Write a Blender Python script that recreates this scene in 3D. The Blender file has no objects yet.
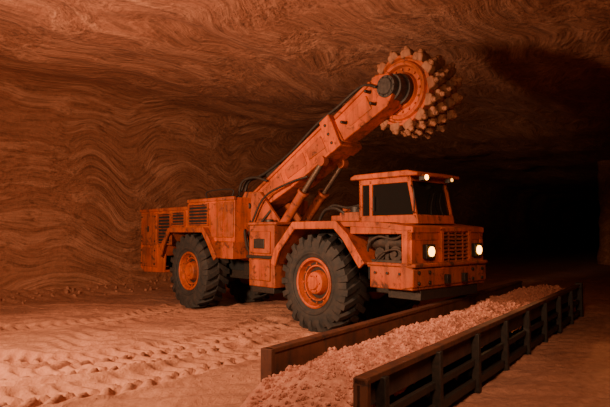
import bpy, bmesh, math, random
import numpy as np
from mathutils import Vector, Matrix
random.seed(7); rng=np.random.default_rng(7)
scene=bpy.context.scene
# ---------------------------------------------------------------- noise
def _h(ix,iy,iz,seed):
    n=(ix.astype(np.int64)*374761393+iy.astype(np.int64)*668265263+iz.astype(np.int64)*2147483647+seed*974711)&0xffffffff
    n=((n^(n>>13))*1274126177)&0xffffffff
    n=((n^(n>>16))*2246822519)&0xffffffff
    n=n^(n>>15)
    return (n&0xffff)/65535.0*2-1
def vn(x,y,z,seed=0):
    x0=np.floor(x);y0=np.floor(y);z0=np.floor(z)
    fx=x-x0;fy=y-y0;fz=z-z0
    fx=fx*fx*(3-2*fx);fy=fy*fy*(3-2*fy);fz=fz*fz*(3-2*fz)
    r=0
    for a in(0,1):
        for b in(0,1):
            for c in(0,1):
                w=(fx if a else 1-fx)*(fy if b else 1-fy)*(fz if c else 1-fz)
                r=r+w*_h(x0+a,y0+b,z0+c,seed)
    return r
def fbm(x,y,z,o=4,seed=0):
    r=0;a=1.0;t=0
    for i in range(o):
        r=r+a*vn(x*2**i+i*7.3,y*2**i+i*3.1,z*2**i,seed+i);t+=a;a*=.5
    return r/t
# ---------------------------------------------------------------- materials
def newmat(name):
    m=bpy.data.materials.new(name);m.use_nodes=True
    nt=m.node_tree;b=nt.nodes['Principled BSDF'];return m,nt,b
def N(nt,t,**k):
    n=nt.nodes.new(t)
    for a,v in k.items(): setattr(n,a,v)
    return n
def ramp(nt,src,stops):
    r=N(nt,'ShaderNodeValToRGB');e=r.color_ramp.elements
    while len(e)<len(stops): e.new(.5)
    for i,(p,c) in enumerate(stops):
        e[i].position=p;e[i].color=(*c,1) if len(c)==3 else c
    nt.links.new(src,r.inputs[0]);return r
def mixc(nt,f,a,b,mode='MIX'):
    m=N(nt,'ShaderNodeMix',data_type='RGBA',blend_type=mode)
    for s,v in((m.inputs[0],f),(m.inputs[6],a),(m.inputs[7],b)):
        if hasattr(v,'links'): nt.links.new(v,s)
        elif isinstance(v,tuple): s.default_value=(*v,1)
        else: s.default_value=v
    return m.outputs[2]
def noise(nt,vec,scale,detail=6,rough=.6,dist=0):
    n=N(nt,'ShaderNodeTexNoise');n.inputs['Scale'].default_value=scale
    n.inputs['Detail'].default_value=detail;n.inputs['Roughness'].default_value=rough
    n.inputs['Distortion'].default_value=dist
    if vec is not None: nt.links.new(vec,n.inputs['Vector'])
    return n
def bump(nt,b,h,strength,dist,prev=None):
    n=N(nt,'ShaderNodeBump');n.inputs['Strength'].default_value=strength;n.inputs['Distance'].default_value=dist
    nt.links.new(h,n.inputs['Height'])
    if prev is not None: nt.links.new(prev,n.inputs['Normal'])
    nt.links.new(n.outputs[0],b.inputs['Normal']);return n.outputs[0]
def painted(name,base,dark,dust=(.34,.11,.045),rough=.5,dustamt=.5,g=0.0):
    m,nt,b=newmat(name);tc=N(nt,'ShaderNodeTexCoord');o=tc.outputs['Object']
    n1=noise(nt,o,1.3,7,.62);n2=noise(nt,o,5.5,9,.74,.5);n3=noise(nt,o,3,6,.6)
    r1=ramp(nt,n1.outputs[0],[(.38,(0,0,0)),(.62,(1,1,1))])
    r2=ramp(nt,n2.outputs[0],[(.56-g,(0,0,0)),(.64-g,(.85,.85,.85))])
    c=mixc(nt,r1.outputs[0],base,tuple(x*.55 for x in base))
    r3=ramp(nt,n3.outputs[0],[(.40,(0,0,0)),(.75,(dustamt,)*3)])
    c=mixc(nt,r3.outputs[0],c,dust)
    c=mixc(nt,r2.outputs[0],c,dark)
    mp=N(nt,'ShaderNodeMapping');mp.inputs['Scale'].default_value=(7,7,.9);nt.links.new(o,mp.inputs[0])
    n4=noise(nt,mp.outputs[0],1.1,6,.6)
    r4=ramp(nt,n4.outputs[0],[(.47,(0,0,0)),(.75,(.8,.8,.8))])
    c=mixc(nt,r4.outputs[0],c,dark)
    nt.links.new(c,b.inputs['Base Color'])
    rr=ramp(nt,n2.outputs[0],[(.3,(rough,)*3),(.7,(.85,)*3)]);nt.links.new(rr.outputs[0],b.inputs['Roughness'])
    b.inputs['Specular IOR Level'].default_value=.35
    bump(nt,b,n2.outputs[0],.25,.008);return m
def plain(name,c,rough=.7,metal=0,bs=20,bst=.3,c2=None):
    m,nt,b=newmat(name);tc=N(nt,'ShaderNodeTexCoord')
    n=noise(nt,tc.outputs['Object'],bs,7,.65)
    r=ramp(nt,n.outputs[0],[(.35,c),(.7,c2 or tuple(x*.5 for x in c))])
    nt.links.new(r.outputs[0],b.inputs['Base Color'])
    b.inputs['Roughness'].default_value=rough;b.inputs['Metallic'].default_value=metal
    bump(nt,b,n.outputs[0],bst,.01);return m
def emis(name,c,s):
    m,nt,b=newmat(name);b.inputs['Base Color'].default_value=(*c,1)
    b.inputs['Emission Color'].default_value=(*c,1);b.inputs['Emission Strength'].default_value=s;return m
ORANGE=painted('orange_paint',(.54,.078,.011),(.05,.018,.010),dustamt=.30)
ORANGE_D=painted('orange_paint_dusty',(.38,.056,.011),(.042,.016,.010),dustamt=.40,rough=.6,g=.02)
DARK=plain('dark_steel',(.022,.018,.016),.55,.4,c2=(.055,.034,.025))
BLACK=plain('black_void',(.006,.005,.005),.8)
RUBBER=plain('dusty_rubber',(.013,.012,.012),.8,0,6,.4,(.045,.028,.021))
DUSTY=painted('dusty_cutter_steel',(.32,.105,.048),(.07,.027,.016),dust=(.42,.18,.10),dustamt=.7,rough=.7)
STEEL=plain('bare_steel',(.30,.20,.15),.4,.8,30,.2,(.10,.06,.04))
WOOD=painted('rusty_steel_plate',(.12,.032,.015),(.03,.014,.010),dust=(.18,.06,.032),dustamt=.5,rough=.7)
WOOD2=painted('dark_steel_plate',(.070,.028,.018),(.025,.015,.012),dust=(.14,.055,.032),dustamt=.5,rough=.65)
GLASS,nt,b=newmat('cab_glass')
b.inputs['Base Color'].default_value=(.012,.010,.009,1);b.inputs['Roughness'].default_value=.12
LAMP=emis('lamp_lens',(1,.40,.055),11)
LAMP2=emis('lamp_lens_dim',(1,.42,.08),2.5)

ANG=math.atan2(.817,.576)
def rockmat(name,floor=False):
    m,nt,b=newmat(name);tc=N(nt,'ShaderNodeTexCoord')
    mp=N(nt,'ShaderNodeMapping');mp.vector_type='POINT';mp.inputs['Rotation'].default_value=(0,0,-ANG)
    nt.links.new(tc.outputs['Object'],mp.inputs[0]);o=mp.outputs[0]
    g=noise(nt,o,9,8,.68);g2=noise(nt,o,.6,4,.5)
    if floor:
        c=ramp(nt,g.outputs[0],[(.3,(.30,.110,.062)),(.7,(.52,.22,.135))]).outputs[0]
        c=mixc(nt,ramp(nt,g2.outputs[0],[(.35,(0,0,0)),(.65,(.45,.45,.45))]).outputs[0],c,(.27,.09,.05))
        nt.links.new(c,b.inputs['Base Color']);b.inputs['Roughness'].default_value=.95
        g3=noise(nt,o,28,6,.7)
        p=bump(nt,b,g.outputs[0],.7,.06);bump(nt,b,g3.outputs[0],.5,.02,p)
    else:
        mw=N(nt,'ShaderNodeMapping');mw.inputs['Scale'].default_value=(.40,.22,.34);nt.links.new(o,mw.inputs[0])
        w=noise(nt,mw.outputs[0],.8,1.5,.4,.0)
        sub=N(nt,'ShaderNodeVectorMath',operation='SUBTRACT');nt.links.new(w.outputs['Color'],sub.inputs[0]);sub.inputs[1].default_value=(.5,.5,.5)
        sc=N(nt,'ShaderNodeVectorMath',operation='MULTIPLY');nt.links.new(sub.outputs[0],sc.inputs[0]);sc.inputs[1].default_value=(1.0,3.0,3.6)
        ad=N(nt,'ShaderNodeVectorMath',operation='ADD');nt.links.new(o,ad.inputs[0]);nt.links.new(sc.outputs[0],ad.inputs[1])
        mb=N(nt,'ShaderNodeMapping');mb.inputs['Scale'].default_value=(.045,.75,1.25);nt.links.new(ad.outputs[0],mb.inputs[0])
        b1=noise(nt,mb.outputs[0],2.0,4,.6);b2=noise(nt,mb.outputs[0],10,4,.6)
        c=ramp(nt,b1.outputs[0],[(.28,(.26,.090,.050)),(.42,(.41,.155,.088)),(.5,(.32,.110,.060)),(.60,(.52,.22,.130)),(.74,(.35,.12,.066))]).outputs[0]
        c2=ramp(nt,b2.outputs[0],[(.36,(.48,.43,.40)),(.50,(1,1,1)),(.64,(.66,.62,.60))]).outputs[0]
        c=mixc(nt,.85,c,c2,'MULTIPLY')
        c=mixc(nt,ramp(nt,g.outputs[0],[(.45,(0,0,0)),(.8,(.45,.45,.45))]).outputs[0],c,(.47,.19,.11))
        nt.links.new(c,b.inputs['Base Color']);b.inputs['Roughness'].default_value=.9
        p=bump(nt,b,b1.outputs[0],.6,.22);p=bump(nt,b,b2.outputs[0],.7,.06,p);bump(nt,b,g.outputs[0],.7,.05,p)
    return m
ROCK=rockmat('banded_salt_rock');FLOORM=rockmat('salt_floor',True)
def saltmat():
    m,nt,b=newmat('crushed_pink_salt');tc=N(nt,'ShaderNodeTexCoord');o=tc.outputs['Object']
    n=noise(nt,o,14,7,.7);r=ramp(nt,n.outputs[0],[(.3,(.33,.105,.066)),(.5,(.50,.185,.120)),(.72,(.64,.27,.185))])
    nt.links.new(r.outputs[0],b.inputs['Base Color']);b.inputs['Roughness'].default_value=.9
    bump(nt,b,n.outputs[0],.7,.03);return m
SALT=saltmat()
# ---------------------------------------------------------------- mesh builder
class MB:
    def __init__(s): s.v=[];s.f=[]
    def add(s,v,f):
        k=len(s.v);s.v+= [tuple(p) for p in v];s.f+=[tuple(i+k for i in q) for q in f]
    def box(s,x0,x1,y0,y1,z0,z1):
        s.add([(x,y,z) for x in(x0,x1) for y in(y0,y1) for z in(z0,z1)],
          [(0,1,3,2),(4,6,7,5),(0,4,5,1),(2,3,7,6),(0,2,6,4),(1,5,7,3)]);return s
    def obox(s,c,ax,ay,az,dx,dy,dz):
        c=Vector(c);ax=Vector(ax).normalized();ay=Vector(ay).normalized();az=Vector(az).normalized()
        s.add([c+ax*a*dx/2+ay*b_*dy/2+az*d*dz/2 for a in(-1,1) for b_ in(-1,1) for d in(-1,1)],
          [(0,1,3,2),(4,6,7,5),(0,4,5,1),(2,3,7,6),(0,2,6,4),(1,5,7,3)]);return s
    def prism(s,pts,y0,y1):
        n=len(pts);s.add([(x,y0,z) for x,z in pts]+[(x,y1,z) for x,z in pts],
          [tuple(range(n)),tuple(range(2*n-1,n-1,-1))]+[(i,(i+1)%n,(i+1)%n+n,i+n) for i in range(n)]);return s
    def cyl(s,p,q,r0,r1=None,n=20):
        r1=r0 if r1 is None else r1
        p=Vector(p);q=Vector(q);d=(q-p).normalized()
        a=d.orthogonal().normalized();b_=d.cross(a);v=[]
        for P,r in((p,r0),(q,r1)):
            for i in range(n):
                t=2*math.pi*i/n;v.append(P+a*math.cos(t)*r+b_*math.sin(t)*r)
        s.add(v,[tuple(range(n)),tuple(range(2*n-1,n-1,-1))]+[(i,(i+1)%n,(i+1)%n+n,i+n) for i in range(n)]);return s
    def lathe(s,prof,cx,cz,n=48):
        v=[];m=len(prof)
        for i in range(n):
            t=2*math.pi*i/n
            for y,r in prof: v.append((cx+r*math.cos(t),y,cz+r*math.sin(t)))
        f=[(i*m+j,((i+1)%n)*m+j,((i+1)%n)*m+j+1,i*m+j+1) for i in range(n) for j in range(m-1)]
        s.add(v,f);return s
    def tube(s,pts,r,n=8,sub=6):
        P=[Vector(p) for p in pts];Q=[]
        for i in range(len(P)-1):
            a=P[max(i-1,0)];b_=P[i];c=P[i+1];d=P[min(i+2,len(P)-1)]
            for k in range(sub):
                t=k/sub;Q.append(.5*((2*b_)+(c-a)*t+(2*a-5*b_+4*c-d)*t*t+(3*b_-a-3*c+d)*t**3))
        Q.append(P[-1]);v=[]
        for i,q in enumerate(Q):
            d=(Q[min(i+1,len(Q)-1)]-Q[max(i-1,0)]).normalized()
            ref=Vector((0,1,0)) if abs(d.y)<.9 else Vector((1,0,0))
            a=d.cross(ref).normalized();b_=d.cross(a)
            for k in range(n):
                t=2*math.pi*k/n;v.append(q+a*math.cos(t)*r+b_*math.sin(t)*r)
        m=len(Q);f=[(i*n+k,i*n+(k+1)%n,(i+1)*n+(k+1)%n,(i+1)*n+k) for i in range(m-1) for k in range(n)]
        f+=[tuple(range(n)),tuple(range(m*n-1,(m-1)*n-1,-1))]
        s.add(v,f);return s
    def obj(s,name,mat,parent=None,bevel=0,smooth=True):
        me=bpy.data.meshes.new(name);me.from_pydata(s.v,[],s.f)
        bm=bmesh.new();bm.from_mesh(me);bmesh.ops.recalc_face_normals(bm,faces=bm.faces);bm.to_mesh(me);bm.free()
        if smooth:
            me.shade_smooth();me.set_sharp_from_angle(angle=math.radians(33))
        o=bpy.data.objects.new(name,me);scene.collection.objects.link(o);me.materials.append(mat)
        if parent: o.parent=parent
        if bevel:
            md=o.modifiers.new('bevel','BEVEL');md.width=bevel;md.segments=2;md.limit_method='ANGLE';md.angle_limit=math.radians(40)
        return o
def empty(name,loc,rz):
    e=bpy.data.objects.new(name,None);scene.collection.objects.link(e);e.location=loc;e.rotation_euler=(0,0,rz);e.empty_display_size=.3;return e
def gridobj(name,P,mat,smooth=True):
    a,b_,_=P.shape;me=bpy.data.meshes.new(name)
    idx=np.arange(a*b_).reshape(a,b_)
    f=np.stack([idx[:-1,:-1],idx[1:,:-1],idx[1:,1:],idx[:-1,1:]],-1).reshape(-1,4)
    me.from_pydata(P.reshape(-1,3).tolist(),[],f.tolist());me.materials.append(mat)
    if smooth: me.shade_smooth()
    o=bpy.data.objects.new(name,me);scene.collection.objects.link(o);return o
# ---------------------------------------------------------------- tunnel shell
T=np.array([.576,.817]);NR=np.array([-.817,.576])
def toW(s,n,z): return np.stack([T[0]*s+NR[0]*n,T[1]*s+NR[1]*n,z],-1)
def shelldisp(s,n,z):
    w=fbm(s*.16,n*.16,z*.2,2,11)*1.8
    led=fbm(s*.05+w*.2,n*.8+w*.5,z*1.0+w*1.1,3,5)
    big=fbm(s*.14,n*.14,z*.16,2,3)
    return .45*big+.30*led
HC=5.95;NW=15.4;NRW=-4.5;SE=170
def section(k,part):
    R=1.5;out=[]
    if part=='wall':
        zs=np.linspace(-.3,HC-R,60)
        for z in zs: out.append((NW,z,-1,0))
        for a in np.linspace(0,math.pi/4,9)[1:]: out.append((NW-R+R*math.cos(a),HC-R+R*math.sin(a),-math.cos(a),-math.sin(a)))
    else:
        for a in np.linspace(math.pi/4,math.pi/2,9): out.append((NW-R+R*math.cos(a),HC-R+R*math.sin(a),-math.cos(a),-math.sin(a)))
        for n in np.linspace(NW-R,NRW-.6,160)[1:]: out.append((n,HC,0,-1))
    return np.array(out)
S=np.concatenate([np.linspace(-7,40,330),np.linspace(40.5,171,150)])
for name,part in(('wall_left','wall'),('ceiling','ceil')):
    pr=section(0,part)
    s=np.repeat(S[:,None],len(pr),1);n=np.repeat(pr[None,:,0],len(S),0);z=np.repeat(pr[None,:,1],len(S),0)
    d=shelldisp(s,n,z);
    gridobj(name,toW(s,n+pr[None,:,2]*(d),z+pr[None,:,3]*d),ROCK)
# right wall, with a pillar stepping into the drift further down
sr=np.concatenate([np.linspace(-7,70,300),np.linspace(70.5,171,100)]);ns_=len(sr)
zs=np.linspace(-.3,HC+.6,36);s=np.repeat(sr[:,None],36,1);z=np.repeat(zs[None],ns_,0)
step=1/(1+np.exp(-(s-35-.5*fbm(s*0,z*.5,z*0,2,9))*3.0))
n=NRW+9.4*step
gridobj('wall_right',toW(s,n+shelldisp(s,n,z),z),ROCK)
ns=np.linspace(NRW-1,NW+1,60);zs=np.linspace(-.3,HC+.8,20)
n=np.repeat(ns[:,None],20,1);z=np.repeat(zs[None],60,0)
gridobj('wall_back',toW(SE+shelldisp(n*0+36,n,z),n,z),ROCK)
gridobj('wall_front',toW(-6.5+shelldisp(n*0,n,z),n,z),ROCK)
# ---------------------------------------------------------------- floor
tracks=[[(-7.5,9.4),(-6.2,8.9),(-3.9,8.0),(-2.35,8.7),(-1.45,9.8),(-.7,11.6)],
        [(-6.2,5.9),(-5.0,5.7),(-3.2,6.2),(-1.9,7.2),(-1.0,8.4),(-.2,9.6)],
        [(-8.5,11.6),(-6.2,10.7),(-4.6,11.1),(-3.6,12.3),(-3.0,13.9)],
        [(-7.6,7.6),(-5.0,7.1),(-3.3,7.35),(-2.2,8.1),(-1.3,9.2)]]
def dense(p):
    P=[Vector(q) for q in p];Q=[]
    for i in range(len(P)-1):
        a=P[max(i-1,0)];b_=P[i];c=P[i+1];d=P[min(i+2,len(P)-1)]
        for k in range(14):
            t=k/14;Q.append(.5*((2*b_)+(c-a)*t+(2*a-5*b_+4*c-d)*t*t+(3*b_-a-3*c+d)*t**3))
    Q.append(P[-1]);return np.array([list(q) for q in Q])
def floorz(X,Y):
    z=.05*fbm(X*.5,Y*.5,X*0,3,31)+.045*fbm(X*1.6,Y*3.6,X*0,5,41)
    rp=fbm(X*.6,Y*.6,X*0,2,61)
    z=z+.026*np.sin((Y*.93+X*.16+rp*.8)*2*math.pi/.34)*np.clip(.75+rp,0,1)
    n=NR[0]*X+NR[1]*Y
    z=z+.40*np.clip((n-14.1)/1.4,0,1)**2*(1+.4*fbm(X*.8,Y*.8,X*0,3,77))
    hgt=np.zeros_like(X);mask=np.zeros_like(X)
    for ti,tr in enumerate(tracks):
        D=dense(tr);best=np.full(X.shape,9e9);al=np.zeros_like(X);sd=np.zeros_like(X);acc=0
        for i in range(len(D)-1):
            a=D[i];d=D[i+1]-a;L=np.hypot(*d);d=d/L
            rx=X-a[0];ry=Y-a[1];t=np.clip(rx*d[0]+ry*d[1],0,L)
            qx=rx-t*d[0];qy=ry-t*d[1];dist=qx*qx+qy*qy;m=dist<best
            best=np.where(m,dist,best);al=np.where(m,acc+t,al);sd=np.where(m,d[0]*ry-d[1]*rx,sd);acc+=L
        w=np.sqrt(best);k=1/(1+np.exp((w-.34)*24))
        ph=(al+np.abs(sd)*.55)/.27+ (sd>0)*.5
        lug=np.clip(np.sin(ph*2*math.pi)*1.4,-1,1)
        wear=.85+.5*fbm(X*1.1,Y*1.1,X*0,2,50+ti)
        h=-.045+.048*lug*wear
        rim=.04*np.exp(-((w-.42)/.07)**2)
        hgt=hgt*(1-k)+(h)*k+rim*(1-mask);mask=np.maximum(mask,k)
    return z*(1-.6*mask)+hgt
def floorpatch(xs,ys):
    X,Y=np.meshgrid(xs,ys,indexing='ij');return np.stack([X,Y,floorz(X,Y)],-1)
xs=np.concatenate([np.arange(-24,-8,.3),np.arange(-8,3.2,.03),np.arange(3.2,12,.12),np.arange(12,50,.5),np.arange(50,108,3.)])
ys=np.concatenate([np.arange(-8,3.4,.3),np.arange(3.4,14.2,.03),np.arange(14.2,22,.12),np.arange(22,60,.5),np.arange(60,152,3.)])
floor=gridobj('floor',floorpatch(xs,ys),FLOORM)
# ---------------------------------------------------------------- rubble chunks
_bm=bmesh.new();bmesh.ops.create_icosphere(_bm,subdivisions=1,radius=1)
ICV=np.array([v.co[:] for v in _bm.verts]);ICF=np.array([[v.index for v in f.verts] for f in _bm.faces]);_bm.free()
def chunks(name,pos,size,mat,parent=None):
    V=[];F=[]
    for i,(p,sz) in enumerate(zip(pos,size)):
        v=ICV*(1+rng.uniform(-.3,.3,(len(ICV),1)))*rng.uniform(.6,1.15,3)
        a=rng.uniform(0,6.28);c,s_=math.cos(a),math.sin(a);v=v@np.array([[c,-s_,0],[s_,c,0],[0,0,1]])
        V.append(v*sz+p);F.append(ICF+i*len(ICV))
    me=bpy.data.meshes.new(name);me.from_pydata(np.concatenate(V).tolist(),[],np.concatenate(F).tolist());me.materials.append(mat)
    o=bpy.data.objects.new(name,me);scene.collection.objects.link(o)
    if parent:o.parent=parent
    return o
ss=rng.uniform(-3,30,420);nn=NW-.35-np.abs(rng.normal(0,.45,420))
W=toW(ss,nn,ss*0);W2=np.stack([rng.uniform(-7.5,2,600),rng.uniform(4.2,14,600),np.zeros(600)],-1)
Wd=np.concatenate([W,W2]);sz=np.concatenate([rng.uniform(.02,.07,420),rng.uniform(.006,.018,600)])
Wd[:,2]=floorz(Wd[:,0],Wd[:,1])+sz*.15
chunks('loose_rubble',Wd,sz,FLOORM,floor)
# ---------------------------------------------------------------- conveyor
CA=math.radians(55.0);conv=empty('conveyor_trough',(-.415,5.41,0),CA)
def cw(x,y):
    return -.415+x*math.cos(CA)-y*math.sin(CA),5.41+x*math.sin(CA)+y*math.cos(CA)
WD=1.26
MB().box(.1,9.55,-.03,.03,.22,.69).obj('side_board_inner',WOOD,conv,.008)
m=MB().box(.1,9.55,-.05,.07,.655,.70)
for x in np.arange(.2,9.6,1.05): m.box(x,x+.07,.03,.10,0,.68)
m.box(.1,9.55,.03,.09,.2,.27);m.box(.08,.14,-.06,.08,.10,.70);m.obj('side_rail_inner',WOOD,conv,.008)
m=MB().box(-.34,9.3,-WD-.06,-WD+.05,.64,.70);m.box(-.34,-.28,-WD-.07,-WD+.06,.12,.69)
m.obj('side_rail_outer',WOOD,conv,.008)
MB().box(-.34,9.3,-WD-.01,-WD+.03,.44,.64).obj('side_board_outer',WOOD2,conv,.006)
m=MB();
m.box(-.34,9.3,-WD-.05,-WD+.0,.30,.37);m.box(-.34,9.3,-WD-.06,-WD,.06,.15)
for x in np.arange(-.1,9.5,1.17): m.box(x,x+.08,-WD-.10,-WD-.01,0,.66)
m.box(9.2,9.32,-WD-.10,-WD+.03,0,.74)
m.obj('support_frame',DARK,conv,.006)
m=MB()
for x in np.arange(.1,9.4,1.17): m.box(x,x+.07,-WD,.03,.12,.19)
for x in np.arange(.3,9.4,.8): m.cyl((x,-WD+.04,.24),(x,-.04,.24),.045)
m.obj('cross_members_and_rollers',DARK,conv)
MB().box(-.25,9.5,-WD+.04,-.04,.285,.31).obj('belt',RUBBER,conv)
# salt heap
xs=np.linspace(-.75,9.6,700);ys=np.linspace(-WD+.036,-.036,90)
X,Y=np.meshgrid(xs,ys,indexing='ij')
def pile(X,Y):
    c=(Y+WD/2)/(WD/2)
    base=.42+.20*(1-np.abs(c)**1.6)+.08*fbm(X*1.1,Y*1.5,X*0,3,91)
    base=base+.09*fbm(X*5,Y*5,X*0,5,92)
    spill=np.clip((X+.75)/(.80+.15*fbm(X*2,Y*3,X*0,2,8)),0,1)**.8
    return (base)*spill-.03*(1-spill)
Z=pile(X,Y)
heap=gridobj('crushed_salt_heap',np.stack([X,Y,Z],-1),SALT);heap.location=conv.location;heap.rotation_euler=conv.rotation_euler
k=11000;cx=rng.uniform(-.7,9.5,k);cy=rng.uniform(-WD+.08,-.08,k);sz=.006+.024*rng.random(k)**2.6
chunks('lumps',np.stack([cx,cy,pile(cx,cy)+sz*.3],-1),sz,SALT,heap)
k=260;cx=-.62-np.abs(rng.normal(0,.2,k));cy=rng.uniform(-WD-.1,.05,k);sz=rng.uniform(.006,.022,k)
px,py=cw(cx,cy);fz=floorz(px,py);chunks('spilled_lumps',np.stack([cx,cy,fz+sz*.3],-1),sz,SALT,heap)
# ---------------------------------------------------------------- vehicle
VR=math.atan2(-.741,.672)
veh=empty('salt_mining_cutter_vehicle',(.11,10.3,0.0),VR)
VW=2.3
def wheel(tag,cx,side):
    cy=.34 if side<0 else VW-.34
    o=lambda d:cy+side*d
    prof=[(.24,.43),(.30,.50),(.325,.62),(.315,.74),(.27,.82),(.15,.845),(0,.85),(-.15,.845),(-.27,.82),(-.315,.74),(-.325,.62),(-.30,.50),(-.24,.43)]
    t=MB().lathe([(o(a),r) for a,r in prof],cx,.9,64)
    NL=21
    for sd in(1,-1):
        for i in range(NL):
            a0=2*math.pi*(i+(0 if sd>0 else .5))/NL
            st=[(.300,.66,.328,.665,0),(.285,.74,.338,.765,0),(.24,.80,.300,.888,.01),(.15,.82,.155,.905,.09),(.0,.82,.0,.91,.19)]
            v=[]
            for(yi,ri,yo,ro,da) in st:
                for(y,r,hw) in((yi,ri,.085),(yo,ro,.062)):
                    for e in(-1,1):
                        a=a0+da+e*hw;v.append((cx+r*math.cos(a),cy+sd*y,.9+r*math.sin(a)))
            f=[(0,1,3,2),(16,18,19,17)]
            for j in range(4):
                q=j*4;f+=[(q,q+4,q+5,q+1),(q+2,q+3,q+7,q+6),(q,q+2,q+6,q+4),(q+1,q+5,q+7,q+3)]
            t.add(v,f)
    t.lathe([(o(.318),.53),(o(.335),.55),(o(.335),.57),(o(.318),.59)],cx,.9,64)
    t.obj('tire_'+tag,RUBBER,veh)
    r=MB().lathe([(o(.22),.47),(o(.285),.465),(o(.30),.44),(o(.285),.415),(o(.20),.40),(o(.17),.385),(o(.165),.34),(o(.20),.33),(o(.20),.305),(o(.13),.29),(o(.12),.235),(o(.18),.22),(o(.25),.20),(o(.27),.17),(o(.27),.13),(o(.31),.11),(o(.31),.0)],cx,.9,48)
    r.lathe([(o(-.2),.44),(o(-.2),.0)],cx,.9,32)
    for i in range(12):
        a=2*math.pi*i/12;p=(cx+.36*math.cos(a),o(.15),.9+.36*math.sin(a));q=(p[0],o(.20),p[2]);r.cyl(p,q,.018,n=6)
    for i in range(6):
        a=2*math.pi*i/6;p=(cx+.15*math.cos(a),o(.25),.9+.15*math.sin(a));q=(p[0],o(.295),p[2]);r.cyl(p,q,.016,n=6)
    r.obj('rim_'+tag,ORANGE,veh)
    g=MB().lathe([(o(.172),.392),(o(.172),.338)],cx,.9,48);g.lathe([(o(.135),.295),(o(.135),.232)],cx,.9,48);g.obj('rim_dark_rings_'+tag,DARK,veh)  # dark rings laid into the two rim recesses
for tag,cx,sd in(('front_left',0,-1),('front_right',0,1),('rear_left',-4.42,-1),('rear_right',-4.42,1)): wheel(tag,cx,sd)
m=MB()
for cx in(0,-4.42):
    m.cyl((cx,.4,.9),(cx,VW-.4,.9),.17);m.lathe([(1.15-.35,.1),(1.15-.3,.28),(1.15,.36),(1.15+.3,.28),(1.15+.35,.1)],cx,.9,24)
m.box(-6.7,-2.9,.75,1.55,.75,1.35);m.box(-1.9,2.1,.75,1.55,.75,1.35);m.obj('axles_and_chassis',DARK,veh,.02)
# ---- front fender
def strip(pts,th,y0,y1,mb):
    P=[Vector(p) for p in pts];inner=[]
    for i,p in enumerate(P):
        a=(P[i]-P[i-1]).normalized() if i>0 else (P[1]-P[0]).normalized()
        b_=(P[i+1]-P[i]).normalized() if i<len(P)-1 else a
        t=(a+b_).normalized();nrm=Vector((t.y,-t.x));inner.append(p+nrm*th)
    mb.prism([tuple(p) for p in P]+[tuple(p) for p in reversed(inner)],y0,y1)
fp=[(-1.10,1.22),(-.98,1.52),(-.45,2.03),(.70,2.03),(.98,1.80),(1.36,1.32)]
m=MB();strip(fp,.06,-.06,.80,m);strip(fp,.15,-.075,-.02,m)
strip(fp,.06,VW-.8,VW+.06,m);strip(fp,.15,VW+.02,VW+.075,m)
m.obj('front_fenders',ORANGE,veh,.012)
m=MB();m.prism([(-1.0,1.2),(-.9,1.5),(-.42,1.95),(.68,1.95),(1.3,1.3),(1.3,1.0),(-1.0,1.0)],.74,.80)
m.obj('wheel_well_liner',DARK,veh)
# ---- bumper
FW=VW-.20
m=MB().box(1.42,2.28,-.0,FW-.02,.93,1.30)
m.prism([(2.06,.93),(2.31,.98),(2.31,1.26),(2.06,1.33)],-.02,FW)
m.box(1.36,2.3,-.02,.05,1.29,1.345);m.box(2.18,2.35,-.02,FW,1.28,1.345)
m.box(1.36,2.25,.0,.5,1.26,1.30)
m.obj('front_bumper',ORANGE_D,veh,.02)
m=MB().box(1.6,2.25,.25,1.9,.76,.93);m.box(2.31,2.38,.8,.9,1.0,1.15).box(2.31,2.38,1.3,1.4,1.0,1.15)
for y in(.12,.4,1.65,1.95):
    m.cyl((2.30,y,1.04),(2.335,y,1.04),.03,n=8);m.cyl((2.30,y,1.2),(2.335,y,1.2),.03,n=8)
for x in(1.55,1.8,2.05): m.cyl((x,-.02,1.18),(x,-.035,1.18),.025,n=8)
m.obj('bumper_fittings',DARK,veh,.01)
# ---- engine bay / hood
m=MB()
m.prism([(.72,1.93),(.72,2.02),(1.6,2.0),(2.28,1.92),(2.28,1.82),(1.6,1.90)],.02,FW)
m.box(2.06,2.26,.02,.12,1.33,1.88);m.box(2.08,2.26,FW-.10,FW,1.33,1.85)
m.box(2.16,2.26,.02,.76,1.70,1.88);m.box(2.16,2.25,.02,.76,1.33,1.72)
m.box(2.16,2.26,1.60,FW,1.70,1.88);m.box(2.16,2.25,1.60,FW,1.33,1.72)
m.box(2.16,2.31,.74,.82,1.20,1.90);m.box(2.16,2.31,1.56,1.64,1.20,1.90);m.box(2.16,2.31,.74,1.64,1.84,1.91)
m.box(1.3,2.2,FW-.06,FW-.02,1.33,1.93)
m.box(.95,2.24,.03,.09,1.80,1.93)
m.obj('hood_and_front_panel',ORANGE,veh,.012)
m=MB()
for i in range(9):
    z=1.29+i*.062;m.obox((2.26,1.19,z),(1,0,-.5),(0,1,0),(.5,0,1),.07,.74,.012)
for y in(.98,1.19,1.40): m.box(2.27,2.295,y-.008,y+.008,1.24,1.85)
m.obj('radiator_grille',ORANGE_D,veh)
MB().box(2.12,2.18,.78,1.6,1.2,1.86).obj('radiator_core',BLACK,veh)
m=MB().box(1.0,2.04,.42,1.9,1.0,1.80);m.obj('engine_casing',BLACK,veh,.03)
m=MB()
m.cyl((1.2,.30,1.66),(1.95,.30,1.66),.10);m.cyl((1.45,.22,1.47),(1.45,.40,1.47),.11);m.cyl((1.80,.2,1.48),(1.80,.40,1.48),.13);m.cyl((1.80,.16,1.48),(1.80,.2,1.48),.05)
m.box(1.95,2.05,.18,.42,1.35,1.78);m.box(1.58,1.66,.2,.42,1.35,1.8);m.box(1.25,2.05,.15,.42,1.33,1.38)
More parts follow.
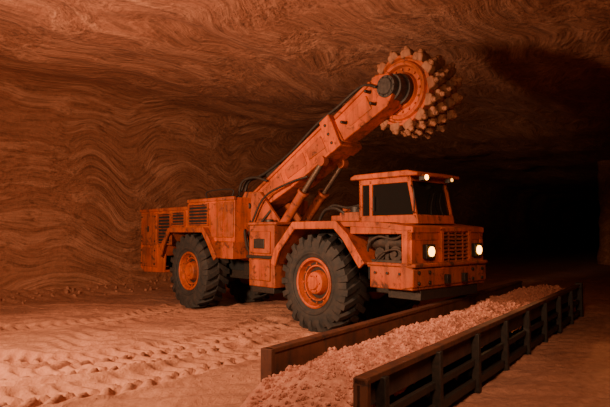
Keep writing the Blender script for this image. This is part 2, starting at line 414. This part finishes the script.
m.tube([(1.2,.2,1.5),(1.3,.14,1.66),(1.5,.14,1.76),(1.8,.16,1.72),(2.0,.15,1.8)],.022)
m.tube([(1.4,.16,1.36),(1.6,.12,1.5),(1.9,.12,1.55),(2.05,.14,1.42)],.018)
m.tube([(1.15,.2,1.80),(1.5,.16,1.82),(1.9,.2,1.84),(2.1,.2,1.8)],.025)
m.obj('engine_parts',plain('engine_grime',(.07,.040,.028),.7,.3,12,.3,(.02,.014,.011)),veh,.01)
hb=MB();hl=MB();HY=(.43,1.84)
for y in HY:
    hb.box(2.22,2.33,y-.12,y+.12,1.41,1.64)
    hl.cyl((2.30,y,1.525),(2.345,y,1.525),.078,n=24)
hb.obj('headlight_housings',DARK,veh,.015);hl.obj('headlight_lenses',LAMP,veh)
# ---- cab
y0,y1=.45,1.50
m=MB()
m.prism([(.78,1.97),(2.07,1.97),(2.045,2.12),(.78,2.12)],y0,y1)
for ya in((y0,y0+.05),(y1-.05,y1)):
    m.box(.78,.86,*ya,1.97,2.76);m.prism([(1.02,2.1),(1.09,2.1),(1.09,2.74),(1.02,2.74)],*ya)
    m.prism([(1.97,2.1),(2.06,2.0),(1.91,2.76),(1.83,2.76)],*ya)
    m.prism([(.8,2.66),(1.92,2.66),(1.90,2.76),(.8,2.76)],*ya)
m.box(.78,.83,y0,y1,1.97,2.3);m.box(.78,.83,y0,y0+.12,2.2,2.76);m.box(.78,.83,y1-.12,y1,2.2,2.76)
m.prism([(1.88,2.68),(1.935,2.68),(1.915,2.76),(1.86,2.76)],y0,y1)
m.obj('cab_frame',ORANGE,veh,.012)
m=MB();m.prism([(.81,2.1),(2.005,2.1),(1.87,2.74),(.81,2.74)],y0+.025,y1-.025);m.obj('cab_windows',GLASS,veh)
m=MB();m.prism([(.66,2.76),(.66,2.81),(.76,2.85),(1.93,2.85),(2.13,2.80),(2.13,2.75),(1.88,2.755)],y0-.10,y1+.08)
m.obj('cab_roof',ORANGE,veh,.015)
m=MB()
m.cyl((1.14,y0-.03,2.2),(1.14,y0-.03,2.45),.01)
m.tube([(2.04,.85,2.1),(2.01,.9,2.3),(1.965,1.05,2.5)],.01);m.tube([(2.04,1.2,2.1),(2.01,1.15,2.3),(1.965,1.25,2.5)],.01)
for y in(.60,1.33): m.box(2.03,2.13,y-.06,y+.06,2.68,2.775)
m.tube([(1.98,y0-.02,2.15),(2.08,y0-.12,2.2),(2.08,y0-.13,2.5),(1.96,y0-.04,2.6)],.012)
m.obj('cab_fittings',DARK,veh)
MB().cyl((2.12,.60,2.728),(2.145,.60,2.728),.045,n=16).obj('roof_lamp_bright',LAMP,veh)
MB().cyl((2.12,1.33,2.728),(2.145,1.33,2.728),.03,n=16).obj('roof_lamp_dim',LAMP2,veh)
# ---- deck between boom and cab
m=MB().box(-.55,.78,.55,VW-.3,1.95,2.03);m.box(.2,.7,.55,1.0,2.03,2.2);m.box(-.1,.15,.62,.95,2.03,2.15)
m.box(-.45,.4,1.3,1.9,2.03,2.35)
m.obj('rear_deck',ORANGE_D,veh,.015)
m=MB();m.cyl((.45,.75,2.2),(.45,.75,2.30),.12);m.cyl((.05,.7,2.12),(.6,.7,2.24),.05)
m.tube([(-.4,.6,2.05),(-.2,.55,2.25),(.1,.55,2.28),(.4,.6,2.15),(.7,.7,2.25)],.03)
m.tube([(-.5,.7,2.1),(-.2,.75,2.35),(.2,.8,2.3),(.7,.85,2.4)],.025)
m.cyl((.6,1.75,2.0),(.6,1.75,2.55),.06);m.obj('deck_hydraulics',DARK,veh)
# ---- mid blocks
m=MB()
m.prism([(-1.98,.72),(-1.98,1.98),(-1.15,1.98),(-1.15,1.3),(-1.12,.72)],.06,.62)
m.box(-2.0,-1.05,.02,.60,1.98,2.04)
m.box(-1.90,-1.25,.02,.08,1.40,1.85);m.box(-1.9,-1.25,.02,.08,.85,1.28)
m.prism([(-1.98,.72),(-1.98,1.9),(-1.15,1.9),(-1.12,.72)],VW-.62,VW-.06)
m.obj('side_tanks',ORANGE_D,veh,.02)
m=MB().box(-2.0,-1.12,.0,.1,1.30,1.36);m.cyl((-1.6,.3,2.04),(-1.6,.3,2.1),.09)
m.box(-1.75,-1.4,.0,.03,1.5,1.7);m.box(-2.9,-1.9,.6,1.7,.85,1.25);m.cyl((-2.35,1.15,.7),(-2.35,1.15,2.2),.2)
m.tube([(-2.55,.35,1.9),(-2.3,.25,1.5),(-2.1,.25,1.4),(-1.95,.3,1.7)],.035)
m.tube([(-2.55,.45,1.7),(-2.3,.35,1.2),(-2.1,.35,1.2),(-1.95,.4,1.5)],.035)
m.tube([(-2.55,.5,2.1),(-2.3,.4,1.8),(-2.0,.45,2.1),(-1.8,.5,2.3)],.03)
m.box(-1.9,-1.2,.1,.55,.60,.74);m.obj('articulation_joint',DARK,veh,.01)
# ---- rear body
m=MB()
side=[(-6.98,.88),(-6.98,2.44),(-4.46,2.46),(-4.46,2.60),(-2.52,2.60),(-2.52,1.62),(-3.35,1.62),(-3.55,1.92),(-5.25,1.92),(-5.60,1.45),(-5.66,.80),(-6.75,.76)]
for ya in((.06,.12),(VW-.12,VW-.06)): m.prism(side,*ya)
m.box(-6.96,-4.46,.10,VW-.10,2.38,2.44);m.box(-4.44,-2.54,.10,VW-.10,2.54,2.60)
m.box(-6.98,-6.90,.10,VW-.10,.88,2.44);m.box(-2.60,-2.52,.08,VW-.08,1.62,2.6);m.box(-4.5,-4.42,.1,VW-.1,2.3,2.58)
m.box(-6.9,-5.66,.1,VW-.1,.80,.86)
m.obj('rear_body_shell',ORANGE,veh,.015)
MB().box(-6.85,-2.62,.72,VW-.72,.95,2.36).obj('rear_interior',BLACK,veh)
m=MB();rp=[(-5.70,1.25),(-5.55,1.55),(-5.22,1.95),(-3.58,1.95),(-3.30,1.66),(-3.02,1.28)]
strip(rp,.06,-.07,.72,m);strip(rp,.13,-.085,-.03,m);strip(rp,.06,VW-.72,VW+.07,m)
m.box(-6.90,-6.05,.03,.07,1.5,2.34);m.box(-6.90,-6.05,.03,.07,.92,1.42)
m.box(-3.42,-2.95,.03,.07,1.72,2.50);m.box(-2.90,-2.55,.03,.07,1.72,2.50)
m.box(-3.0,-2.52,.02,.6,1.25,1.62)
m.box(-4.46,-2.5,.02,.09,2.54,2.62);m.box(-7.0,-4.46,.02,.09,2.38,2.46)
m.obj('rear_fenders_and_panels',ORANGE_D,veh,.012)
m=MB()
fr=MB()
for(x0,x1,z0,z1,n) in((-5.92,-5.30,1.55,2.3,9),(-5.18,-4.60,2.02,2.32,4),(-4.38,-3.55,2.02,2.48,6)):
    m.box(x0,x1,.035,.05,z0,z1)
    for i in range(n):
        z=z0+(i+.5)*(z1-z0)/n;fr.obox(((x0+x1)/2,.025,z),(1,0,0),(0,1,-.6),(0,.6,1),x1-x0,.03,.012)
    fr.box(x0-.03,x0,.01,.07,z0,z1);fr.box(x1,x1+.03,.01,.07,z0,z1);fr.box(x0-.03,x1+.03,.01,.07,z1,z1+.03);fr.box(x0-.03,x1+.03,.01,.07,z0-.03,z0)
m.obj('louvre_backs',BLACK,veh);fr.obj('louvre_slats',ORANGE_D,veh)
m=MB()
for z in(1.0,1.35,1.6,2.25):
    for x in(-6.85,-6.1): m.cyl((x,.03,z),(x,.01,z),.02,n=8)
m.box(-6.5,-6.45,.0,.03,1.85,2.0);m.box(-7.06,-6.98,.3,2.0,1.0,1.2)
m.cyl((-5.0,1.7,2.4),(-5.0,1.7,2.75),.08);m.box(-4.2,-3.2,.5,1.6,2.6,2.68)
m.tube([(-2.9,.25,2.62),(-2.9,.25,2.8),(-3.9,.25,2.8),(-3.9,.25,2.62)],.015)
m.obj('rear_fittings',DARK,veh)
# ---- boom
A=Vector((-2.62,2.42));B=Vector((1.12,4.34));D=(B-A).normalized();U=Vector((-D.y,D.x))
def bp(t,h): p=A+D*t+U*h;return (p.x,p.y)
BY=.86
m=MB()
m.prism([bp(-.35,-.12),bp(-.2,.20),bp(.6,.24),bp(3.0,.28),bp(3.05,-.28),bp(1.4,-.31),bp(.3,-.22)],BY-.24,BY+.24)
m.prism([bp(.1,.25),bp(3.0,.33),bp(3.0,.27),bp(.1,.19)],BY-.29,BY+.29)
m.prism([bp(1.4,-.28),bp(3.0,-.27),bp(3.0,-.33),bp(1.4,-.34)],BY-.29,BY+.29)
m.prism([bp(2.72,.36),bp(3.02,.36),bp(3.02,-.36),bp(2.72,-.36)],BY-.32,BY+.32)
m.obj('boom_outer',ORANGE,veh,.02)
m=MB()
m.prism([bp(2.9,.24),bp(3.7,.28),bp(4.25,.36),bp(4.50,.20),bp(4.50,-.12),bp(4.2,-.30),bp(3.6,-.28),bp(2.9,-.25)],BY-.19,BY+.20)
m.prism([bp(3.3,.12),bp(3.9,.16),bp(3.9,-.14),bp(3.3,-.12)],BY-.22,BY-.18)
m.prism([bp(3.05,.30),bp(4.1,.33),bp(4.1,.27),bp(3.05,.22)],BY-.24,BY+.24)
m.obj('boom_inner_arm',ORANGE,veh,.02)
m=MB()
for(t0,t1) in((.5,1.2),(1.35,2.0),(2.1,2.6)): m.prism([bp(t0,.13),bp(t1,.15),bp(t1,-.14),bp(t0,-.10)],BY-.262,BY-.23)
m.prism([(-3.0,1.2),(-1.35,1.2),(-1.55,2.1),(-2.2,2.72),(-2.75,2.75),(-3.0,2.45)],BY-.36,BY-.28)
m.prism([(-3.0,1.2),(-1.35,1.2),(-1.55,2.1),(-2.2,2.72),(-2.75,2.75),(-3.0,2.45)],BY+.28,BY+.36)
m.obj('boom_plates_and_turret',ORANGE_D,veh,.015)
m=MB()
m.cyl((A.x,BY-.42,A.y),(A.x,BY+.42,A.y),.12)
m.box(-2.3,-1.5,.55,1.2,1.1,1.95)
for t,h in((3.25,0),(2.85,.2),(2.85,-.2),(2.85,0),(4.0,.15),(4.0,-.12)):
    p=bp(t,h);m.cyl((p[0],BY-.345,p[1]),(p[0],BY-.18,p[1]),.03,n=10)
p=bp(.95,.36);m.obox((p[0],BY-.05,p[1]),(D.x,0,D.y),(0,1,0),(U.x,0,U.y),.5,.3,.16)
p=bp(1.6,.36);m.obox((p[0],BY+.05,p[1]),(D.x,0,D.y),(0,1,0),(U.x,0,U.y),.3,.2,.10)
q=lambda t,h,y:(bp(t,h)[0],y,bp(t,h)[1])
m.tube([q(-.2,.5,.6),q(.1,.62,.62),q(.5,.48,.62),q(.9,.42,.64),q(1.7,.36,.62),q(2.6,.42,.62),q(3.2,.38,.62),q(3.9,.36,.64),q(4.2,.1,.60)],.03)
m.tube([q(-.5,.3,.8),q(-.1,.7,.8),q(.5,.52,.8),q(1.2,.40,.85),q(2.6,.42,.85),q(3.3,.38,.85),q(4.0,.42,.8)],.035)
m.tube([(-3.0,.5,2.5),(-2.8,.45,2.95),(-2.4,.5,3.05),(-2.0,.55,2.95)],.03)
m.tube([(-2.6,.45,1.6),(-2.3,.4,2.1),(-1.9,.42,2.6),(-1.2,.5,2.85),(-.7,.56,2.95)],.025)
m.obj('boom_pins_and_hoses',DARK,veh,.01)
m=MB();m2=MB()
for y in(.58,1.14):
    a=Vector((-1.72,y,1.75));e=Vector((-.28,y,3.22));mid=a.lerp(e,.62)
    m.cyl(a,mid,.10);m.cyl(mid-(e-a).normalized()*.06,mid,.125);m2.cyl(mid,e,.055);m.cyl(e-Vector((0,.07,0)),e+Vector((0,.07,0)),.10)
m.obj('lift_cylinders',ORANGE_D,veh,.005);m2.obj('cylinder_rods',STEEL,veh)
# ---- cutting head
HX,HZ=1.24,4.42
H0,H1=1.08,1.92
m=MB();m.lathe([(.62,.0),(.62,.14),(.65,.16),(.65,.20),(.78,.21),(.78,.25),(.98,.25),(.98,.29),(1.04,.29),(1.10,.27)],HX,HZ,40)
for i in range(10):
    a=2*math.pi*i/10;m.cyl((HX+.175*math.cos(a),.655,HZ+.175*math.sin(a)),(HX+.175*math.cos(a),.63,HZ+.175*math.sin(a)),.016,n=6)
m.obj('cutter_drive_motor',plain('motor_grey',(.085,.066,.058),.5,.5,14,.2,(.03,.022,.019)),veh)
m=MB();m.lathe([(H0+.06,.20),(H0+.0,.32),(H0+.06,.34),(H0+.07,.44),(H0-.01,.46),(H0-.03,.50),(H0-.01,.53),(H0+.05,.55),(H0+.05,.58),(H0-.01,.60),(H0-.01,.645),(H0+.08,.655)],HX,HZ,56)
for i in range(16):
    a=2*math.pi*i/16;m.cyl((HX+.39*math.cos(a),H0+.08,HZ+.39*math.sin(a)),(HX+.39*math.cos(a),H0+.03,HZ+.39*math.sin(a)),.022,n=6)
m.obj('cutter_face_rings',ORANGE,veh)
m=MB();m.lathe([(H0+.06,.655),(H0+.2,.63),(H1-.1,.63),(H1,.65),(H1+.03,.5),(H1-.05,.3),(H1-.05,0)],HX,HZ,56);m.obj('cutter_drum',ORANGE_D,veh)
blk=MB();tips=MB()
rows=[H0+.06,H0+.24,H0+.42,H0+.60,H0+.78];NT=14
for ri,y in enumerate(rows):
    for i in range(NT):
        a=2*math.pi*(i+ri*.36)/NT
        er=Vector((math.cos(a),0,math.sin(a)));et=Vector((-math.sin(a),0,math.cos(a)));ey=Vector((0,1,0));c=Vector((HX,y,HZ))
        tl=(er+et*.30).normalized();tt=(et-er*.30).normalized()
        lean=-.15 if ri==0 else (.18 if ri==4 else 0)
        tl=(tl+ey*lean).normalized()
        base=c+er*.60
        v=[]
        for h,wt,wy in((0,.110,.080),(.10,.108,.078),(.15,.082,.064)):
            for sx,sy in((-1,-1),(1,-1),(1,1),(-1,1)): v.append(base+tl*h+tt*wt*sx+ey*wy*sy)
        blk.add(v,[(3,2,1,0),(8,9,10,11)]+[(j*4+k2,j*4+(k2+1)%4,(j+1)*4+(k2+1)%4,(j+1)*4+k2) for j in range(2) for k2 in range(4)])
        tips.cyl(base+tl*.13,base+tl*.175,.060,.056,12);tips.cyl(base+tl*.175,base+tl*.215,.050,.030,12)
blk.obj('pick_holders',DUSTY,veh,.02);tips.obj('cutting_picks',DUSTY,veh,.004)
# ---------------------------------------------------------------- lights
def area(name,loc,target,size,energy,col,spread=180):
    l=bpy.data.lights.new(name,'AREA');l.size=size;l.energy=energy;l.color=col;l.spread=math.radians(spread)
    o=bpy.data.objects.new(name,l);scene.collection.objects.link(o);o.location=loc
    o.rotation_euler=(Vector(target)-Vector(loc)).to_track_quat('-Z','Y').to_euler();return o
def spot(name,loc,target,energy,col,ang,blend=.6,rad=.1):
    l=bpy.data.lights.new(name,'SPOT');l.energy=energy;l.color=col;l.spot_size=math.radians(ang);l.spot_blend=blend;l.shadow_soft_size=rad
    o=bpy.data.objects.new(name,l);scene.collection.objects.link(o);o.location=loc
    o.rotation_euler=(Vector(target)-Vector(loc)).to_track_quat('-Z','Y').to_euler();return o
WARM=(1,.63,.38)
area('work_light_key',(-5.6,4.6,3.0),(-1.8,11,2.3),.9,800,WARM,135)
area('added_fill_light',(.8,2.6,3.9),(1.6,9.0,.4),1.2,95,WARM,95)  # added fill from an unseen source, lifts conveyor and machine front
spot('added_ceiling_fill',(-3.0,3.2,1.6),(-1.8,10.0,6.0),1500,WARM,75,1.0,.3)  # unseen spot added to brighten the ceiling
def vl(u,v,w):
    return Vector((.11+math.cos(VR)*u-math.sin(VR)*v,10.3+math.sin(VR)*u+math.cos(VR)*v,w))
for i,y in enumerate(HY):
    spot('headlight_beam',vl(2.42,y,1.52),vl(7,y,.4),70,(1,.6,.25),100,.8,.05)
spot('roof_lamp_beam',vl(2.2,.60,2.72),vl(6,.6,.8),25,(1,.6,.25),110,.8,.04)
w=bpy.data.worlds.new('mine_dark');scene.world=w;w.use_nodes=True
w.node_tree.nodes['Background'].inputs[0].default_value=(.05,.018,.01,1);w.node_tree.nodes['Background'].inputs[1].default_value=.05
# ---------------------------------------------------------------- camera
cam=bpy.data.cameras.new('camera');cam.sensor_width=36;cam.lens=560/610*36;cam.clip_end=400
co=bpy.data.objects.new('camera',cam);scene.collection.objects.link(co);co.location=(0,0,1.82)
co.rotation_euler=(math.radians(93.0),0,0);scene.camera=co
